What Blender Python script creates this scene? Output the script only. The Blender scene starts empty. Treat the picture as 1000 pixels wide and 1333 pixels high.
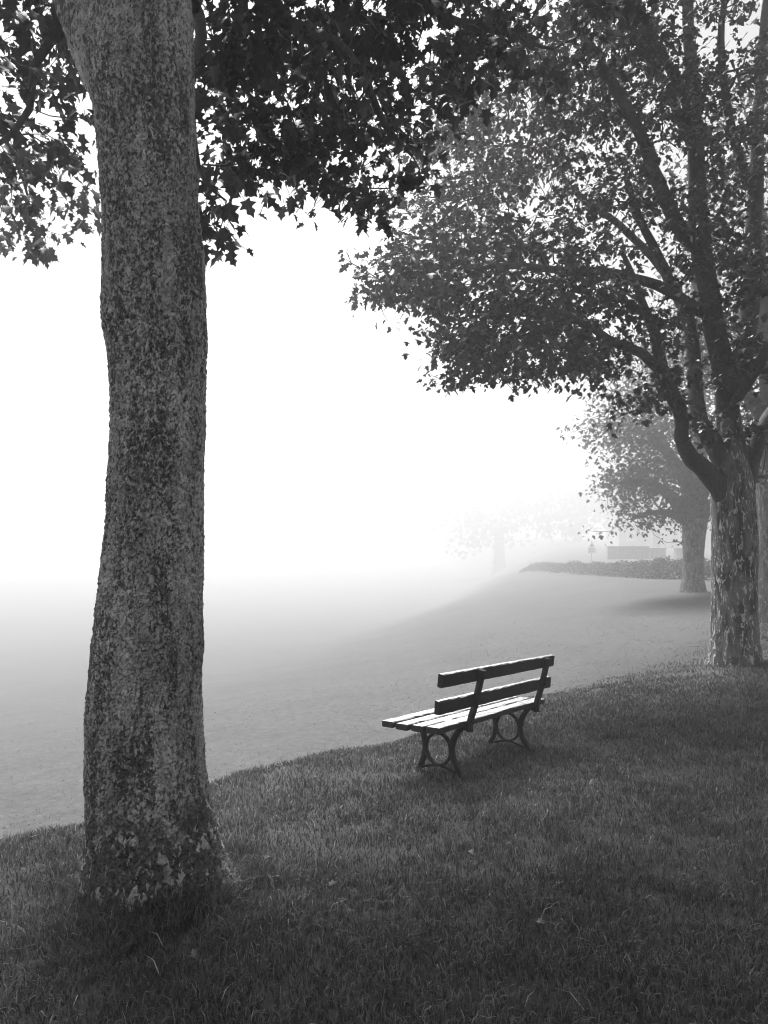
import bpy, math
import numpy as np
from mathutils import Matrix, Vector

# ------------------------------------------------------------------ scene, camera, light
sc = bpy.context.scene
COL = sc.collection
EYE = 1.43                      # eye height above the grass where the photographer stands
F, HX, HY = 970.0, 500.0, 690.0  # focal length and principal point of the photograph, in its pixels

cam = bpy.data.cameras.new("camera")
cam.sensor_fit = 'VERTICAL'
cam.sensor_height = 36.0
cam.lens = 36.0 * F / 1333.0
cam.shift_y = (HY - 666.5) / 1333.0
cam.clip_start = 0.05
cam.clip_end = 2000
camo = bpy.data.objects.new("camera", cam)
camo.location = (0, 0, EYE)
camo.rotation_euler = (math.radians(90), 0, 0)
COL.objects.link(camo)
sc.camera = camo

SUN_EL, SUN_AZ = 62.0, -16.0      # degrees; azimuth from the view direction, minus = left
SUN_STRENGTH, SUN_ANGLE, SKY_STRENGTH, EXPOSURE = 5.0, 26.0, 0.08, 1.22
FOG_DENSITY, FOG_G = 0.0122, 0.35

world = bpy.data.worlds.new("World")
sc.world = world
world.use_nodes = True
nt = world.node_tree
nt.nodes.clear()
sky = nt.nodes.new("ShaderNodeTexSky")
sky.sky_type = 'NISHITA'
sky.sun_disc = False
sky.sun_elevation = math.radians(SUN_EL)
sky.sun_rotation = math.radians(SUN_AZ)
sky.air_density = 1.0
sky.dust_density = 4.0
bw = nt.nodes.new("ShaderNodeRGBToBW")       # black and white photograph
bg = nt.nodes.new("ShaderNodeBackground")
bg.inputs['Strength'].default_value = SKY_STRENGTH
wo = nt.nodes.new("ShaderNodeOutputWorld")
nt.links.new(sky.outputs[0], bw.inputs[0])
nt.links.new(bw.outputs[0], bg.inputs['Color'])
nt.links.new(bg.outputs[0], wo.inputs['Surface'])

sun = bpy.data.lights.new("sun", 'SUN')
sun.energy = SUN_STRENGTH
sun.angle = math.radians(SUN_ANGLE)
sun.color = (1, 1, 1)
suno = bpy.data.objects.new("sun", sun)
az, el = math.radians(SUN_AZ), math.radians(SUN_EL)
to_sun = Vector((math.sin(az) * math.cos(el), math.cos(az) * math.cos(el), math.sin(el)))
suno.rotation_euler = to_sun.to_track_quat('Z', 'Y').to_euler()
suno.location = to_sun * 60
COL.objects.link(suno)

sc.view_settings.view_transform = 'Standard'
sc.view_settings.look = 'None'
sc.view_settings.gamma = 1.0
sc.view_settings.use_curve_mapping = False
sc.view_settings.exposure = EXPOSURE
sc.render.engine = 'CYCLES'
sc.cycles.use_denoising = True
sc.cycles.denoising_prefilter = 'ACCURATE'
sc.cycles.pixel_filter_type = 'BLACKMAN_HARRIS'
sc.cycles.filter_width = 1.05
sc.cycles.max_bounces = 6
sc.cycles.diffuse_bounces = 3
sc.cycles.glossy_bounces = 2
sc.cycles.transmission_bounces = 3
sc.cycles.volume_bounces = 0
sc.cycles.sample_clamp_indirect = 6.0

# ------------------------------------------------------------------ helpers
rng = np.random.default_rng(7)


def at(px, py, d):
    """a point seen at that pixel of the photograph, d metres in front of the eye"""
    return np.array([(px - HX) / F * d, d, EYE + (HY - py) / F * d])


def sstep(a, b, x):
    t = np.clip((x - a) / (b - a), 0, 1)
    return t * t * (3 - 2 * t)


_lat = np.random.default_rng(3).random((256, 256))


def vnoise(x, y):
    xi = np.floor(x).astype(int)
    yi = np.floor(y).astype(int)
    fx, fy = x - xi, y - yi
    fx = fx * fx * (3 - 2 * fx)
    fy = fy * fy * (3 - 2 * fy)
    g = lambda a, b: _lat[a % 256, b % 256]
    return (g(xi, yi) * (1 - fx) + g(xi + 1, yi) * fx) * (1 - fy) + (g(xi, yi + 1) * (1 - fx) + g(xi + 1, yi + 1) * fx) * fy - 0.5


def link(o, parent=None):
    COL.objects.link(o)
    if parent is not None:
        o.parent = parent
    return o


def mesh_obj(name, verts, faces, mat=None, parent=None, smooth=False):
    me = bpy.data.meshes.new(name)
    me.from_pydata([tuple(map(float, v)) for v in verts], [], faces)
    if mat:
        me.materials.append(mat)
    if smooth:
        me.polygons.foreach_set('use_smooth', np.ones(len(me.polygons), bool))
    me.update()
    return link(bpy.data.objects.new(name, me), parent)


def fast_mesh(name, verts, faces, mat=None, parent=None, smooth=False, shade=None):
    """verts (N,3), faces (M,k) of one size; shade = per-vertex float attribute"""
    verts = np.asarray(verts, np.float32)
    faces = np.asarray(faces, np.int32)
    me = bpy.data.meshes.new(name)
    k = faces.shape[1]
    me.vertices.add(len(verts))
    me.vertices.foreach_set('co', verts.ravel())
    me.loops.add(faces.size)
    me.loops.foreach_set('vertex_index', faces.ravel())
    me.polygons.add(len(faces))
    me.polygons.foreach_set('loop_start', np.arange(0, faces.size, k, dtype=np.int32))
    me.polygons.foreach_set('loop_total', np.full(len(faces), k, np.int32))
    if smooth:
        me.polygons.foreach_set('use_smooth', np.ones(len(faces), bool))
    if shade is not None:
        for nm, arr in shade.items():
            a = me.attributes.new(nm, 'FLOAT', 'POINT')
            a.data.foreach_set('value', np.asarray(arr, np.float32))
    if mat:
        me.materials.append(mat)
    me.update()
    me.validate()
    return link(bpy.data.objects.new(name, me), parent)


def empty(name, loc=(0, 0, 0)):
    o = bpy.data.objects.new(name, None)
    o.location = loc
    o.empty_display_size = 0.2
    COL.objects.link(o)
    return o


def tag(o, label, cat, group=None):
    o['label'] = label
    o['category'] = cat
    if group:
        o['group'] = group
    return o


def under(o, parent):
    """parent while keeping the world place of geometry built in world coordinates"""
    o.parent = parent
    o.matrix_parent_inverse = Matrix.Translation(-Vector(parent.location))
    return o


# ------------------------------------------------------------------ materials (all greys)
class NB:
    def __init__(self, name):
        self.m = bpy.data.materials.new(name)
        self.m.use_nodes = True
        self.t = self.m.node_tree
        self.bsdf = self.t.nodes['Principled BSDF']
        self.out = self.t.nodes['Material Output']
        self.co = None

    def n(self, typ, **kw):
        nd = self.t.nodes.new(typ)
        for k, v in kw.items():
            setattr(nd, k, v)
        return nd

    def l(self, a, b):
        self.t.links.new(a, b)

    def coord(self, scale=(1, 1, 1), kind='Object'):
        if self.co is None:
            self.co = self.n('ShaderNodeTexCoord')
        mp = self.n('ShaderNodeMapping')
        mp.inputs['Scale'].default_value = scale
        self.l(self.co.outputs[kind], mp.inputs['Vector'])
        return mp.outputs[0]

    def noise(self, vec, scale, detail=4, rough=0.55, dist=0.0):
        nd = self.n('ShaderNodeTexNoise')
        nd.inputs['Scale'].default_value = scale
        nd.inputs['Detail'].default_value = detail
        nd.inputs['Roughness'].default_value = rough
        nd.inputs['Distortion'].default_value = dist
        self.l(vec, nd.inputs['Vector'])
        return nd.outputs['Fac']

    def voro(self, vec, scale, feature='F1', rnd=1.0):
        nd = self.n('ShaderNodeTexVoronoi', feature=feature)
        nd.inputs['Scale'].default_value = scale
        nd.inputs['Randomness'].default_value = rnd
        self.l(vec, nd.inputs['Vector'])
        return nd

    def ramp(self, fac, stops):
        nd = self.n('ShaderNodeValToRGB')
        e = nd.color_ramp.elements
        while len(e) < len(stops):
            e.new(0.5)
        for i, (p, v) in enumerate(stops):
            e[i].position = p
            e[i].color = (v, v, v, 1)
        self.l(fac, nd.inputs['Fac'])
        return nd.outputs['Color']

    def math(self, op, a, b=None, clamp=False):
        nd = self.n('ShaderNodeMath', operation=op, use_clamp=clamp)
        for i, v in enumerate((a, b)):
            if v is None:
                continue
            if isinstance(v, (int, float)):
                nd.inputs[i].default_value = v
            else:
                self.l(v, nd.inputs[i])
        return nd.outputs[0]

    def mix(self, fac, a, b):
        nd = self.n('ShaderNodeMix', data_type='FLOAT')
        for nm, v in (('Factor', fac), ('A', a), ('B', b)):
            s = [i for i in nd.inputs if i.name == nm and i.type == 'VALUE'][0]
            if isinstance(v, (int, float)):
                s.default_value = v
            else:
                self.l(v, s)
        return [o for o in nd.outputs if o.type == 'VALUE'][0]

    def attr(self, name):
        return self.n('ShaderNodeAttribute', attribute_name=name).outputs['Fac']

    def color(self, v):
        if isinstance(v, (int, float)):
            self.bsdf.inputs['Base Color'].default_value = (v, v, v, 1)
        else:
            self.l(v, self.bsdf.inputs['Base Color'])
        return self

    def rough(self, v, spec=0.5):
        self.bsdf.inputs['Specular IOR Level'].default_value = spec
        if isinstance(v, (int, float)):
            self.bsdf.inputs['Roughness'].default_value = v
        else:
            self.l(v, self.bsdf.inputs['Roughness'])
        return self

    def bump(self, h, strength=0.5, dist=0.01):
        nd = self.n('ShaderNodeBump')
        nd.inputs['Strength'].default_value = strength
        nd.inputs['Distance'].default_value = dist
        self.l(h, nd.inputs['Height'])
        self.l(nd.outputs[0], self.bsdf.inputs['Normal'])
        return self

    def displace(self, h, scale, mid=0.0):
        nd = self.n('ShaderNodeDisplacement')
        nd.inputs['Midlevel'].default_value = mid
        nd.inputs['Scale'].default_value = scale
        self.l(h, nd.inputs['Height'])
        self.l(nd.outputs[0], self.out.inputs['Displacement'])
        self.m.displacement_method = 'BOTH'
        return self


def mat_plain(name, v, rough=0.7, spec=0.4, var=0.25, scale=8.0, bump=0.0):
    b = NB(name)
    n = b.noise(b.coord(), scale, 5)
    b.color(b.ramp(n, [(0.3, v * (1 - var)), (0.7, v * (1 + var))])).rough(rough, spec)
    if bump:
        b.bump(n, bump, 0.01)
    return b.m


def mat_leaf(name, lo, hi, trans=0.35, rough=0.42, spec=0.5):
    b = NB(name)
    r = b.n('ShaderNodeNewGeometry').outputs['Random Per Island']
    b.color(b.ramp(r, [(0.0, lo), (1.0, hi)])).rough(rough, spec)
    tr = b.n('ShaderNodeBsdfTranslucent')
    b.l(b.ramp(r, [(0.0, lo * 1.3), (1.0, hi * 1.3)]), tr.inputs['Color'])
    mx = b.n('ShaderNodeMixShader')
    mx.inputs[0].default_value = trans
    b.l(b.bsdf.outputs[0], mx.inputs[1])
    b.l(tr.outputs[0], mx.inputs[2])
    b.l(mx.outputs[0], b.out.inputs['Surface'])
    return b.m


def mat_near_bark():
    b = NB("flaking_bark")
    v = b.coord((1, 1, 0.62))
    wob = b.n('ShaderNodeTexNoise')
    wob.inputs['Scale'].default_value = 30
    wob.inputs['Detail'].default_value = 4
    b.l(v, wob.inputs['Vector'])
    sub = b.n('ShaderNodeVectorMath', operation='SCALE')
    sub.inputs['Scale'].default_value = 0.055
    b.l(wob.outputs['Color'], sub.inputs[0])
    add = b.n('ShaderNodeVectorMath', operation='ADD')
    b.l(v, add.inputs[0])
    b.l(sub.outputs[0], add.inputs[1])
    vv = add.outputs[0]
    edge = b.voro(vv, 52, 'DISTANCE_TO_EDGE').outputs['Distance']
    cell = b.voro(vv, 52, 'F1').outputs['Color']
    sep = b.n('ShaderNodeSeparateColor')
    b.l(cell, sep.inputs[0])
    fine = b.noise(v, 120, 4, 0.6)
    grit = b.noise(b.coord(), 62, 4, 0.65)
    big = b.noise(b.coord((1, 1, 0.3)), 4.5, 4)
    streak = b.noise(b.coord((1, 1, 0.07)), 30, 4)
    h = b.math('ADD', b.math('MULTIPLY', b.math('MINIMUM', edge, 0.07), 9.0),
               b.math('MULTIPLY', sep.outputs[0], 0.25))
    h = b.math('ADD', h, b.math('MULTIPLY', fine, 0.7))
    h = b.math('ADD', h, b.math('MULTIPLY', grit, 1.5))
    h = b.math('ADD', h, b.math('MULTIPLY', streak, 1.6))
    lump = b.noise(b.coord((1, 1, 0.6)), 11, 4, 0.6)
    h = b.math('ADD', h, b.math('MULTIPLY', lump, 1.6))
    b.displace(h, 0.0145, 2.95)
    # grey flakes, dark specks painted for the shaded gaps between them, pale lichen discs
    c = b.ramp(sep.outputs[1], [(0.0, 0.32), (0.7, 0.44), (1.0, 0.54)])
    c = b.math('MULTIPLY', c, b.ramp(big, [(0.30, 0.6), (0.65, 1.25)]))
    patch = b.noise(b.coord((1, 1, 0.28)), 7, 5, 0.6, 0.4)
    an = b.math('ADD', b.noise(b.coord((1, 1, 0.6)), 62, 6, 0.72, 0.2), b.math('MULTIPLY', b.math('SUBTRACT', patch, 0.5), 0.55))
    an = b.math('ADD', an, b.math('MULTIPLY', b.math('SUBTRACT', streak, 0.5), 0.22))
    gap_shade = b.ramp(an, [(0.48, 0.0), (0.56, 1.0)])
    c = b.mix(b.math('MULTIPLY', gap_shade, 0.85), c, 0.035)
    lich = b.ramp(b.voro(b.coord(), 21, 'F1').outputs['Distance'], [(0.14, 1.0), (0.22, 0.0)])
    lich = b.math('MULTIPLY', lich, b.ramp(grit, [(0.46, 0.0), (0.54, 1.0)]))
    c = b.mix(b.math('MULTIPLY', lich, 0.8), c, 0.46)
    # the foot of the trunk: dark damp moss with pale peeled flakes
    geo = b.n('ShaderNodeSeparateXYZ')
    b.l(b.coord(), geo.inputs[0])
    hz = b.math('ADD', geo.outputs['Z'], b.math('MULTIPLY', b.math('SUBTRACT', b.noise(b.coord((1, 1, .5)), 9, 4), 0.5), 0.7))
    damp = b.n('ShaderNodeMapRange')
    damp.inputs['From Min'].default_value = 0.66
    damp.inputs['From Max'].default_value = 0.46
    b.l(hz, damp.inputs['Value'])
    flake = b.ramp(b.noise(b.coord((1, 1, .5)), 30, 4, 0.55, 0.5), [(0.555, 0.0), (0.575, 1.0)])
    moss = b.ramp(grit, [(0.35, 0.04), (0.65, 0.17)])
    low = b.mix(b.math('MULTIPLY', flake, b.ramp(b.noise(b.coord(), 7, 2), [(0.38, 0.2), (0.52, 1.0)])), moss, 0.5)
    c = b.mix(damp.outputs[0], c, low)
    b.color(c).rough(0.75, 0.35)
    return b.m


def mat_plate_bark(name="mottled_bark", dark=0.045, mid=0.13, pale=0.55, disp=0.03):
    b = NB(name)
    v = b.coord((1, 1, 0.38))
    n1 = b.noise(v, 8, 5, 0.6, 0.5)
    n2 = b.noise(v, 19, 5, 0.65, 0.8)
    patch = b.ramp(n1, [(0.42, dark), (0.50, mid), (0.60, mid * 1.4)])
    pale_f = b.ramp(n2, [(0.56, 0.0), (0.585, 1.0)])
    c = b.mix(pale_f, patch, pale)
    fine = b.noise(b.coord(), 70, 4)
    c = b.math('MULTIPLY', c, b.ramp(fine, [(0.3, 0.7), (0.7, 1.25)]))
    b.color(c).rough(0.8, 0.3)
    h = b.math('ADD', b.math('MULTIPLY', n2, 1.6), b.math('MULTIPLY', fine, 0.5))
    b.displace(h, disp, 1.0)
    return b.m


def mat_twig(name, v):
    b = NB(name)
    n = b.noise(b.coord((1, 1, 0.5)), 30, 4)
    b.color(b.ramp(n, [(0.3, v * 0.6), (0.7, v * 1.4)])).rough(0.8, 0.25)
    b.bump(n, 0.6, 0.01)
    return b.m


M_BARK1 = mat_near_bark()
M_BARK2 = mat_plate_bark()
M_BARK3 = mat_plate_bark("grey_bark", 0.06, 0.11, 0.3, 0.02)
M_TWIG = mat_twig("twig_bark", 0.07)
M_LEAF1 = mat_leaf("near_leaf", 0.03, 0.06, 0.12)
M_LEAF2 = mat_leaf("crown_leaf", 0.03, 0.065, 0.12, 0.40)
M_LEAF3 = mat_leaf("far_leaf", 0.03, 0.06, 0.12, 0.6, 0.25)

# ------------------------------------------------------------------ ground
CX = np.array([-150, -30, -8, -4, -2.2, -1.3, 0, 1.85, 5, 8.5, 11, 13, 40, 150.0])
CY = np.array([-120, -22, -1, 2.5, 4.25, 5.4, 6.85, 8.95, 11.6, 15, 20, 27, 70, 160.0])


def crest(x, y):
    """signed distance past the top edge of the bank, positive on the playing field"""
    return (y - np.interp(x, CX, CY)) * 0.66 + vnoise(x * 0.9 + 9, y * 0.9) * 0.3 + vnoise(x * 3 + 9, y * 3) * 0.16


def ground_z(x, y):
    x = np.asarray(x, float)
    y = np.asarray(y, float)
    yb = np.clip(y, -4, 11.5)
    bank = -0.075 * yb + 0.01 * np.clip(x, 0, 7) ** 2
    bank = bank + vnoise(x * 0.8, y * 0.8) * 0.05 + vnoise(x * 2.7, y * 2.7) * 0.025
    field = -2.62 + EYE + 0.07 * np.clip(x, 0, 10) * (1 - 0.6 * sstep(26, 46, y)) + vnoise(x * 0.25, y * 0.25) * 0.10
    # the field falls away into a shallow valley on the left, the tree row stands on its rim
    rim = np.interp(y, [7, 11, 24, 41, 80, 160], [2.0, 4.6, 9.6, 11.6, 20.0, 36.0])
    field = field - 9.5 * (1 - np.exp(-(np.maximum(crest(x, y) - 0.5, 0) / 46.0) ** 1.12)) * sstep(-4.0, 17, rim - x)
    t = sstep(-0.25, 1.7, crest(x, y))
    return bank * (1 - t) + field * t


def ground_mat():
    b = NB("turf")
    v = b.coord()
    mask = b.attr("field")
    n = b.noise(v, 30, 6, 0.7)
    n2 = b.noise(v, 0.9, 4)
    n3 = b.noise(v, 8.0, 6, 0.7)
    bank = b.math('MULTIPLY', b.ramp(n, [(0.3, 0.020), (0.7, 0.055)]), b.ramp(n2, [(0.3, 0.8), (0.7, 1.2)]))
    fld = b.math('MULTIPLY', b.ramp(n, [(0.3, 0.038), (0.7, 0.078)]), b.ramp(n3, [(0.3, 0.6), (0.7, 1.35)]))
    fld = b.math('MULTIPLY', fld, b.ramp(n2, [(0.3, 0.88), (0.7, 1.12)]))
    speck = b.ramp(b.noise(v, 11, 2, 0.5), [(0.66, 0.0), (0.70, 1.0)])
    fld = b.mix(b.math('MULTIPLY', speck, 0.5), fld, 0.13)
    b.color(b.mix(mask, bank, fld)).rough(0.85, 0.25)
    b.bump(n, 0.5, 0.02)
    return b.m


def build_ground():
    k = 5.3
    u = np.linspace(-k, k, 370)
    gx = 2.8 * np.sinh(u) + 0.5
    gy = 2.8 * np.sinh(u) + 6.0
    X, Y = np.meshgrid(gx, gy)
    Z = ground_z(X, Y)
    n = len(u)
    V = np.stack([X.ravel(), Y.ravel(), Z.ravel()], 1)
    i = np.arange(n * n).reshape(n, n)
    Fc = np.stack([i[:-1, :-1].ravel(), i[:-1, 1:].ravel(), i[1:, 1:].ravel(), i[1:, :-1].ravel()], 1)
    msk = sstep(0.2, 2.4, crest(V[:, 0], V[:, 1]))
    o = fast_mesh("ground", V, Fc, ground_mat(), smooth=True, shade={"field": msk})
    o['kind'] = 'structure'
    o['label'] = "grassy bank dropping to a foggy mown playing field"
    return o


build_ground()


# ------------------------------------------------------------------ grass
T1 = (-1.13, 3.58)            # the near trunk


def grass_mat():
    b = NB("grass_blade")
    r = b.n('ShaderNodeNewGeometry').outputs['Random Per Island']
    tone = b.math('MULTIPLY', b.ramp(r, [(0.0, 0.035), (0.55, 0.08), (0.9, 0.14), (1.0, 0.26)]),
                  b.ramp(b.noise(b.coord(), 1.1, 3), [(0.3, 0.65), (0.7, 1.35)]))
    b.color(tone).rough(0.45, 0.4)
    tr = b.n('ShaderNodeBsdfTranslucent')
    b.l(tone, tr.inputs['Color'])
    mx = b.n('ShaderNodeMixShader')
    mx.inputs[0].default_value = 0.3
    b.l(b.bsdf.outputs[0], mx.inputs[1])
    b.l(tr.outputs[0], mx.inputs[2])
    b.l(mx.outputs[0], b.out.inputs['Surface'])
    return b.m


def blades(name, P, L, W, lean, mat, seed, az0=None):
    r = np.random.default_rng(seed)
    n = len(P)
    a = r.random(n) * 2 * math.pi
    ax = np.stack([np.cos(a), np.sin(a), np.zeros(n)], 1)
    b_ = r.random(n) * 2 * math.pi if az0 is None else az0
    ln = lean * (0.25 + r.random(n))
    dirx = np.stack([np.cos(b_) * ln, np.sin(b_) * ln, np.zeros(n)], 1)
    up = np.array([0, 0, 1.0])
    L = L[:, None]
    W = W[:, None]
    base = P
    mid = base + up * L * 0.55 + dirx * L * 0.35
    tip = base + up * L * (0.95 - 0.35 * ln[:, None].clip(0, 1.5)) + dirx * L * 1.05
    V = np.stack([base - ax * W * .5, base + ax * W * .5, mid + ax * W * .42, mid - ax * W * .42, tip], 1).reshape(-1, 3)
    o = np.arange(n)[:, None] * 5
    T = np.concatenate([o + np.array([0, 1, 2]), o + np.array([0, 2, 3]), o + np.array([3, 2, 4])], 0)
    return fast_mesh(name, V, T, mat)


def build_grass():
    r = np.random.default_rng(21)
    gm = grass_mat()
    pts = []
    for d0, d1, dens in ((-0.8, 1.9, 2600), (1.9, 3.6, 9500), (3.6, 5.2, 6200), (5.2, 7.5, 3600), (7.5, 10.5, 1900), (10.5, 16, 700)):
        w = 0.62 * d1 + 2.0
        n = int((d1 - d0) * 2 * w * dens)
        x = (r.random(n) * 2 - 1) * w
        y = d0 + r.random(n) * (d1 - d0)
        k = (np.abs(x) < 0.58 * np.maximum(y, 1.0) + 0.55) | ((np.abs(x) < 0.58 * np.maximum(y, 1.0) + 2.2) & (r.random(n) < 0.4))
        pts.append(np.stack([x[k], y[k]], 1))
    P = np.concatenate(pts)
    c = crest(P[:, 0], P[:, 1])
    clump = vnoise(P[:, 0] * 5, P[:, 1] * 5) + 0.6 * vnoise(P[:, 0] * 13, P[:, 1] * 13)
    keep = (r.random(len(P)) < np.clip(1.0 - sstep(0.0, 1.15, c), 0.0, 1) * np.clip(0.85 + clump, 0.5, 1))
    dt = np.hypot(P[:, 0] - T1[0], P[:, 1] - T1[1])
    keep &= dt > 0.27
    P, clump, dt, c = P[keep], clump[keep], dt[keep], c[keep]
    d = P[:, 1]
    L = (0.030 + 0.036 * r.random(len(P))) * (1 + 0.55 * clump)
    # uncut longer grass where the mower cannot reach, round the near trunk, and odd tall clumps
    L *= 1 + 0.9 * np.exp(-((dt - 0.38) / 0.16) ** 2)
    L *= 1 + 0.35 * sstep(0.22, 0.42, vnoise(P[:, 0] * 1.3 + 40, P[:, 1] * 1.3))
    L *= 1 + 1.0 * np.exp(-((P[:, 0] - 2.2) ** 2 + (P[:, 1] - 5.0) ** 2) / 0.16 ** 2)
    L *= 1 - 0.6 * sstep(0.1, 1.0, c)
    W = (0.0032 + 0.0022 * r.random(len(P))) * np.clip(d / 4.2, 1.0, 2.6)
    lean = 0.45 + 0.55 * r.random(len(P))
    z = ground_z(P[:, 0], P[:, 1]) - 0.004
    g = blades("grass", np.column_stack([P, z]), L, W, lean, gm, 5)
    g['kind'] = 'stuff'
    tag(g, "dark rough grass blades covering the top of the bank", "grass")
    # straw coloured dead stalks lying in the grass
    n = 120
    y = 2.2 + 5.5 * r.random(n) ** 1.2
    x = (r.random(n) * 2 - 1) * 0.56 * y
    m = crest(x, y) < 0
    x, y = x[m], y[m]
    z = ground_z(x, y) + 0.012
    s = blades("dead_grass", np.column_stack([x, y, z]), 0.035 + 0.045 * r.random(len(x)), 0.0025 + 0.002 * r.random(len(x)),
               1.3 + 0.6 * r.random(len(x)), mat_plain("straw", 0.26, 0.7), 9)
    s['kind'] = 'stuff'
    tag(s, "pale dead grass stalks lying across the darker turf", "dead grass")

    # close-mown turf of the field just below the bank
    n = 90000
    y = 3.5 + 19 * r.random(n) ** 1.2
    x = (r.random(n) * 2 - 1) * (0.6 * y + 1.5)
    c = crest(x, y)
    m = (c > 0.2) & (r.random(n) < np.exp(-np.maximum(c - 0.5, 0) / 2.6)) & (r.random(n) < np.clip(0.7 + 1.2 * vnoise(x * 2.1, y * 2.1), 0.2, 1))
    x, y = x[m], y[m]
    z = ground_z(x, y) - 0.003
    f = blades("mown_turf", np.column_stack([x, y, z]), 0.010 + 0.012 * r.random(len(x)), (0.006 + 0.005 * r.random(len(x))) * np.clip(y / 8, 0.8, 2),
               0.5 + 0.5 * r.random(len(x)), mat_leaf("mown_blade", 0.08, 0.14, 0.3, 0.6, 0.3), 10)
    f['kind'] = 'stuff'
    tag(f, "short pale mown grass of the field below the bank", "grass")


build_grass()

# ------------------------------------------------------------------ trees
H_HALF = [(-0.05, .30), (.15, .25), (.38, .53), (.41, .27), (.47, .17), (.68, .27), (.80, .10)]
M_HALF = [(-0.03, .28), (.16, .22), (.38, .52), (.46, .18), (.70, .25)]
L_HALF = [(.30, .44)]


def leaf_template(half, stalk=0.0, fold=0.16, droop=0.22):
    pts = [(0.3, 0.0), (0.0, 0.0)] + half + [(1.0, 0.0)] + [(x, -y) for x, y in half[::-1]]
    V = np.array([(x, y, fold * abs(y) - droop * x * x) for x, y in pts])
    n = len(pts)
    T = [(0, i, i + 1) for i in range(1, n - 1)] + [(0, n - 1, 1)]
    if stalk:
        b = len(V)
        V = np.vstack([V, [(0.0, -0.012, 0), (0.0, 0.012, 0), (-stalk, 0.012, 0.10), (-stalk, -0.012, 0.10)]])
        T += [(b, b + 1, b + 2), (b, b + 2, b + 3)]
    return V, np.array(T)


def leaf_frames(n, out, r, hang=0.55):
    """leaf axes that spread outward and hang, normals roughly up"""
    a = r.random(n) * 2 * math.pi
    ax = np.stack([np.cos(a), np.sin(a), -hang * (0.2 + 1.5 * r.random(n))], 1)
    ax = ax + 0.35 * out
    ax /= np.linalg.norm(ax, axis=1)[:, None]
    up = np.array([0, 0, 1.0]) + 0.55 * r.standard_normal((n, 3))
    side = np.cross(up, ax)
    side /= np.linalg.norm(side, axis=1)[:, None]
    nor = np.cross(ax, side)
    return ax, side, nor


def tubes(chains, sides_fn):
    """chains: list of (points (k,3), radii (k,)); one quad list"""
    VV, FF, off = [], [], 0
    for P, R in chains:
        k = len(P)
        if k < 2:
            continue
        s = sides_fn(R[0])
        T = np.gradient(P, axis=0)
        T /= np.linalg.norm(T, axis=1)[:, None] + 1e-9
        ref = np.array([0.31, 0.17, 0.93]) if abs(T[0, 2]) < 0.9 else np.array([0.95, 0.2, 0.1])
        A = np.cross(T, ref)
        A /= np.linalg.norm(A, axis=1)[:, None] + 1e-9
        B = np.cross(T, A)
        th = np.arange(s) * 2 * math.pi / s
        ring = P[:, None, :] + R[:, None, None] * (np.cos(th)[None, :, None] * A[:, None, :] + np.sin(th)[None, :, None] * B[:, None, :])
        VV.append(ring.reshape(-1, 3))
        i = off + np.arange(k * s).reshape(k, s)
        j = np.roll(i, -1, axis=1)
        FF.append(np.stack([i[:-1].ravel(), j[:-1].ravel(), j[1:].ravel(), i[1:].ravel()], 1))
        off += k * s
    return np.concatenate(VV), np.concatenate(FF)


def smooth_path(pts, rad, step, r, wob=0.03):
    pts = np.asarray(pts, float)
    rad = np.asarray(rad, float)
    seg = np.linalg.norm(np.diff(pts, axis=0), axis=1)
    t = np.concatenate([[0], np.cumsum(seg)])
    n = max(4, int(t[-1] / step))
    tt = np.linspace(0, t[-1], n)
    # Catmull-Rom through the given points
    tang = np.gradient(pts, t, axis=0)
    out = np.zeros((n, 3))
    for i, s in enumerate(tt):
        k = min(np.searchsorted(t, s, side='right') - 1, len(pts) - 2)
        h = t[k + 1] - t[k]
        u = (s - t[k]) / h
        out[i] = ((2 * u**3 - 3 * u**2 + 1) * pts[k] + (u**3 - 2 * u**2 + u) * h * tang[k]
                  + (-2 * u**3 + 3 * u**2) * pts[k + 1] + (u**3 - u**2) * h * tang[k + 1])
    w = r.standard_normal((n, 3)) * wob
    w[0] = 0
    w[-1] = 0
    out += (w + np.roll(w, 1, 0) + np.roll(w, -1, 0)) / 3
    return out, np.interp(tt, t, rad)


def grow(limb_pts, tips, r, bf=0.28, step=0.22, droop=0.0, jit=0.05):
    """join every twig tip to the branchwork along the cheapest way back to a limb"""
    n0 = len(limb_pts)
    cap = n0 + int(len(tips) * 14) + 100
    P = np.zeros((cap, 3))
    Lp = np.zeros(cap)
    par = np.full(cap, -1)
    P[:n0] = limb_pts
    n = n0
    dm = np.array([np.min(np.linalg.norm(limb_pts - t, axis=1)) for t in tips])
    is_tip = np.zeros(cap, bool)
    for ti in np.argsort(dm):
        a = tips[ti]
        dd = np.linalg.norm(P[:n] - a, axis=1)
        j = int(np.argmin(dd + bf * Lp[:n]))
        dist = dd[j]
        k = min(12, max(1, int(math.ceil(dist / step))))
        pdir = P[j] - P[par[j]] if par[j] >= 0 else np.zeros(3)
        c = (P[j] + a) / 2 + pdir * 0.5 + np.array([0, 0, droop * dist]) + r.standard_normal(3) * jit * dist
        prev = j
        for q in range(1, k + 1):
            u = q / k
            if n >= cap:
                break
            P[n] = (1 - u) ** 2 * P[j] + 2 * u * (1 - u) * c + u * u * a + (r.standard_normal(3) * 0.012 if q < k else 0)
            par[n] = prev
            Lp[n] = Lp[prev] + dist / k
            prev = n
            n += 1
        is_tip[prev] = True
    return P[:n], par[:n], is_tip[:n], n0


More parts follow.
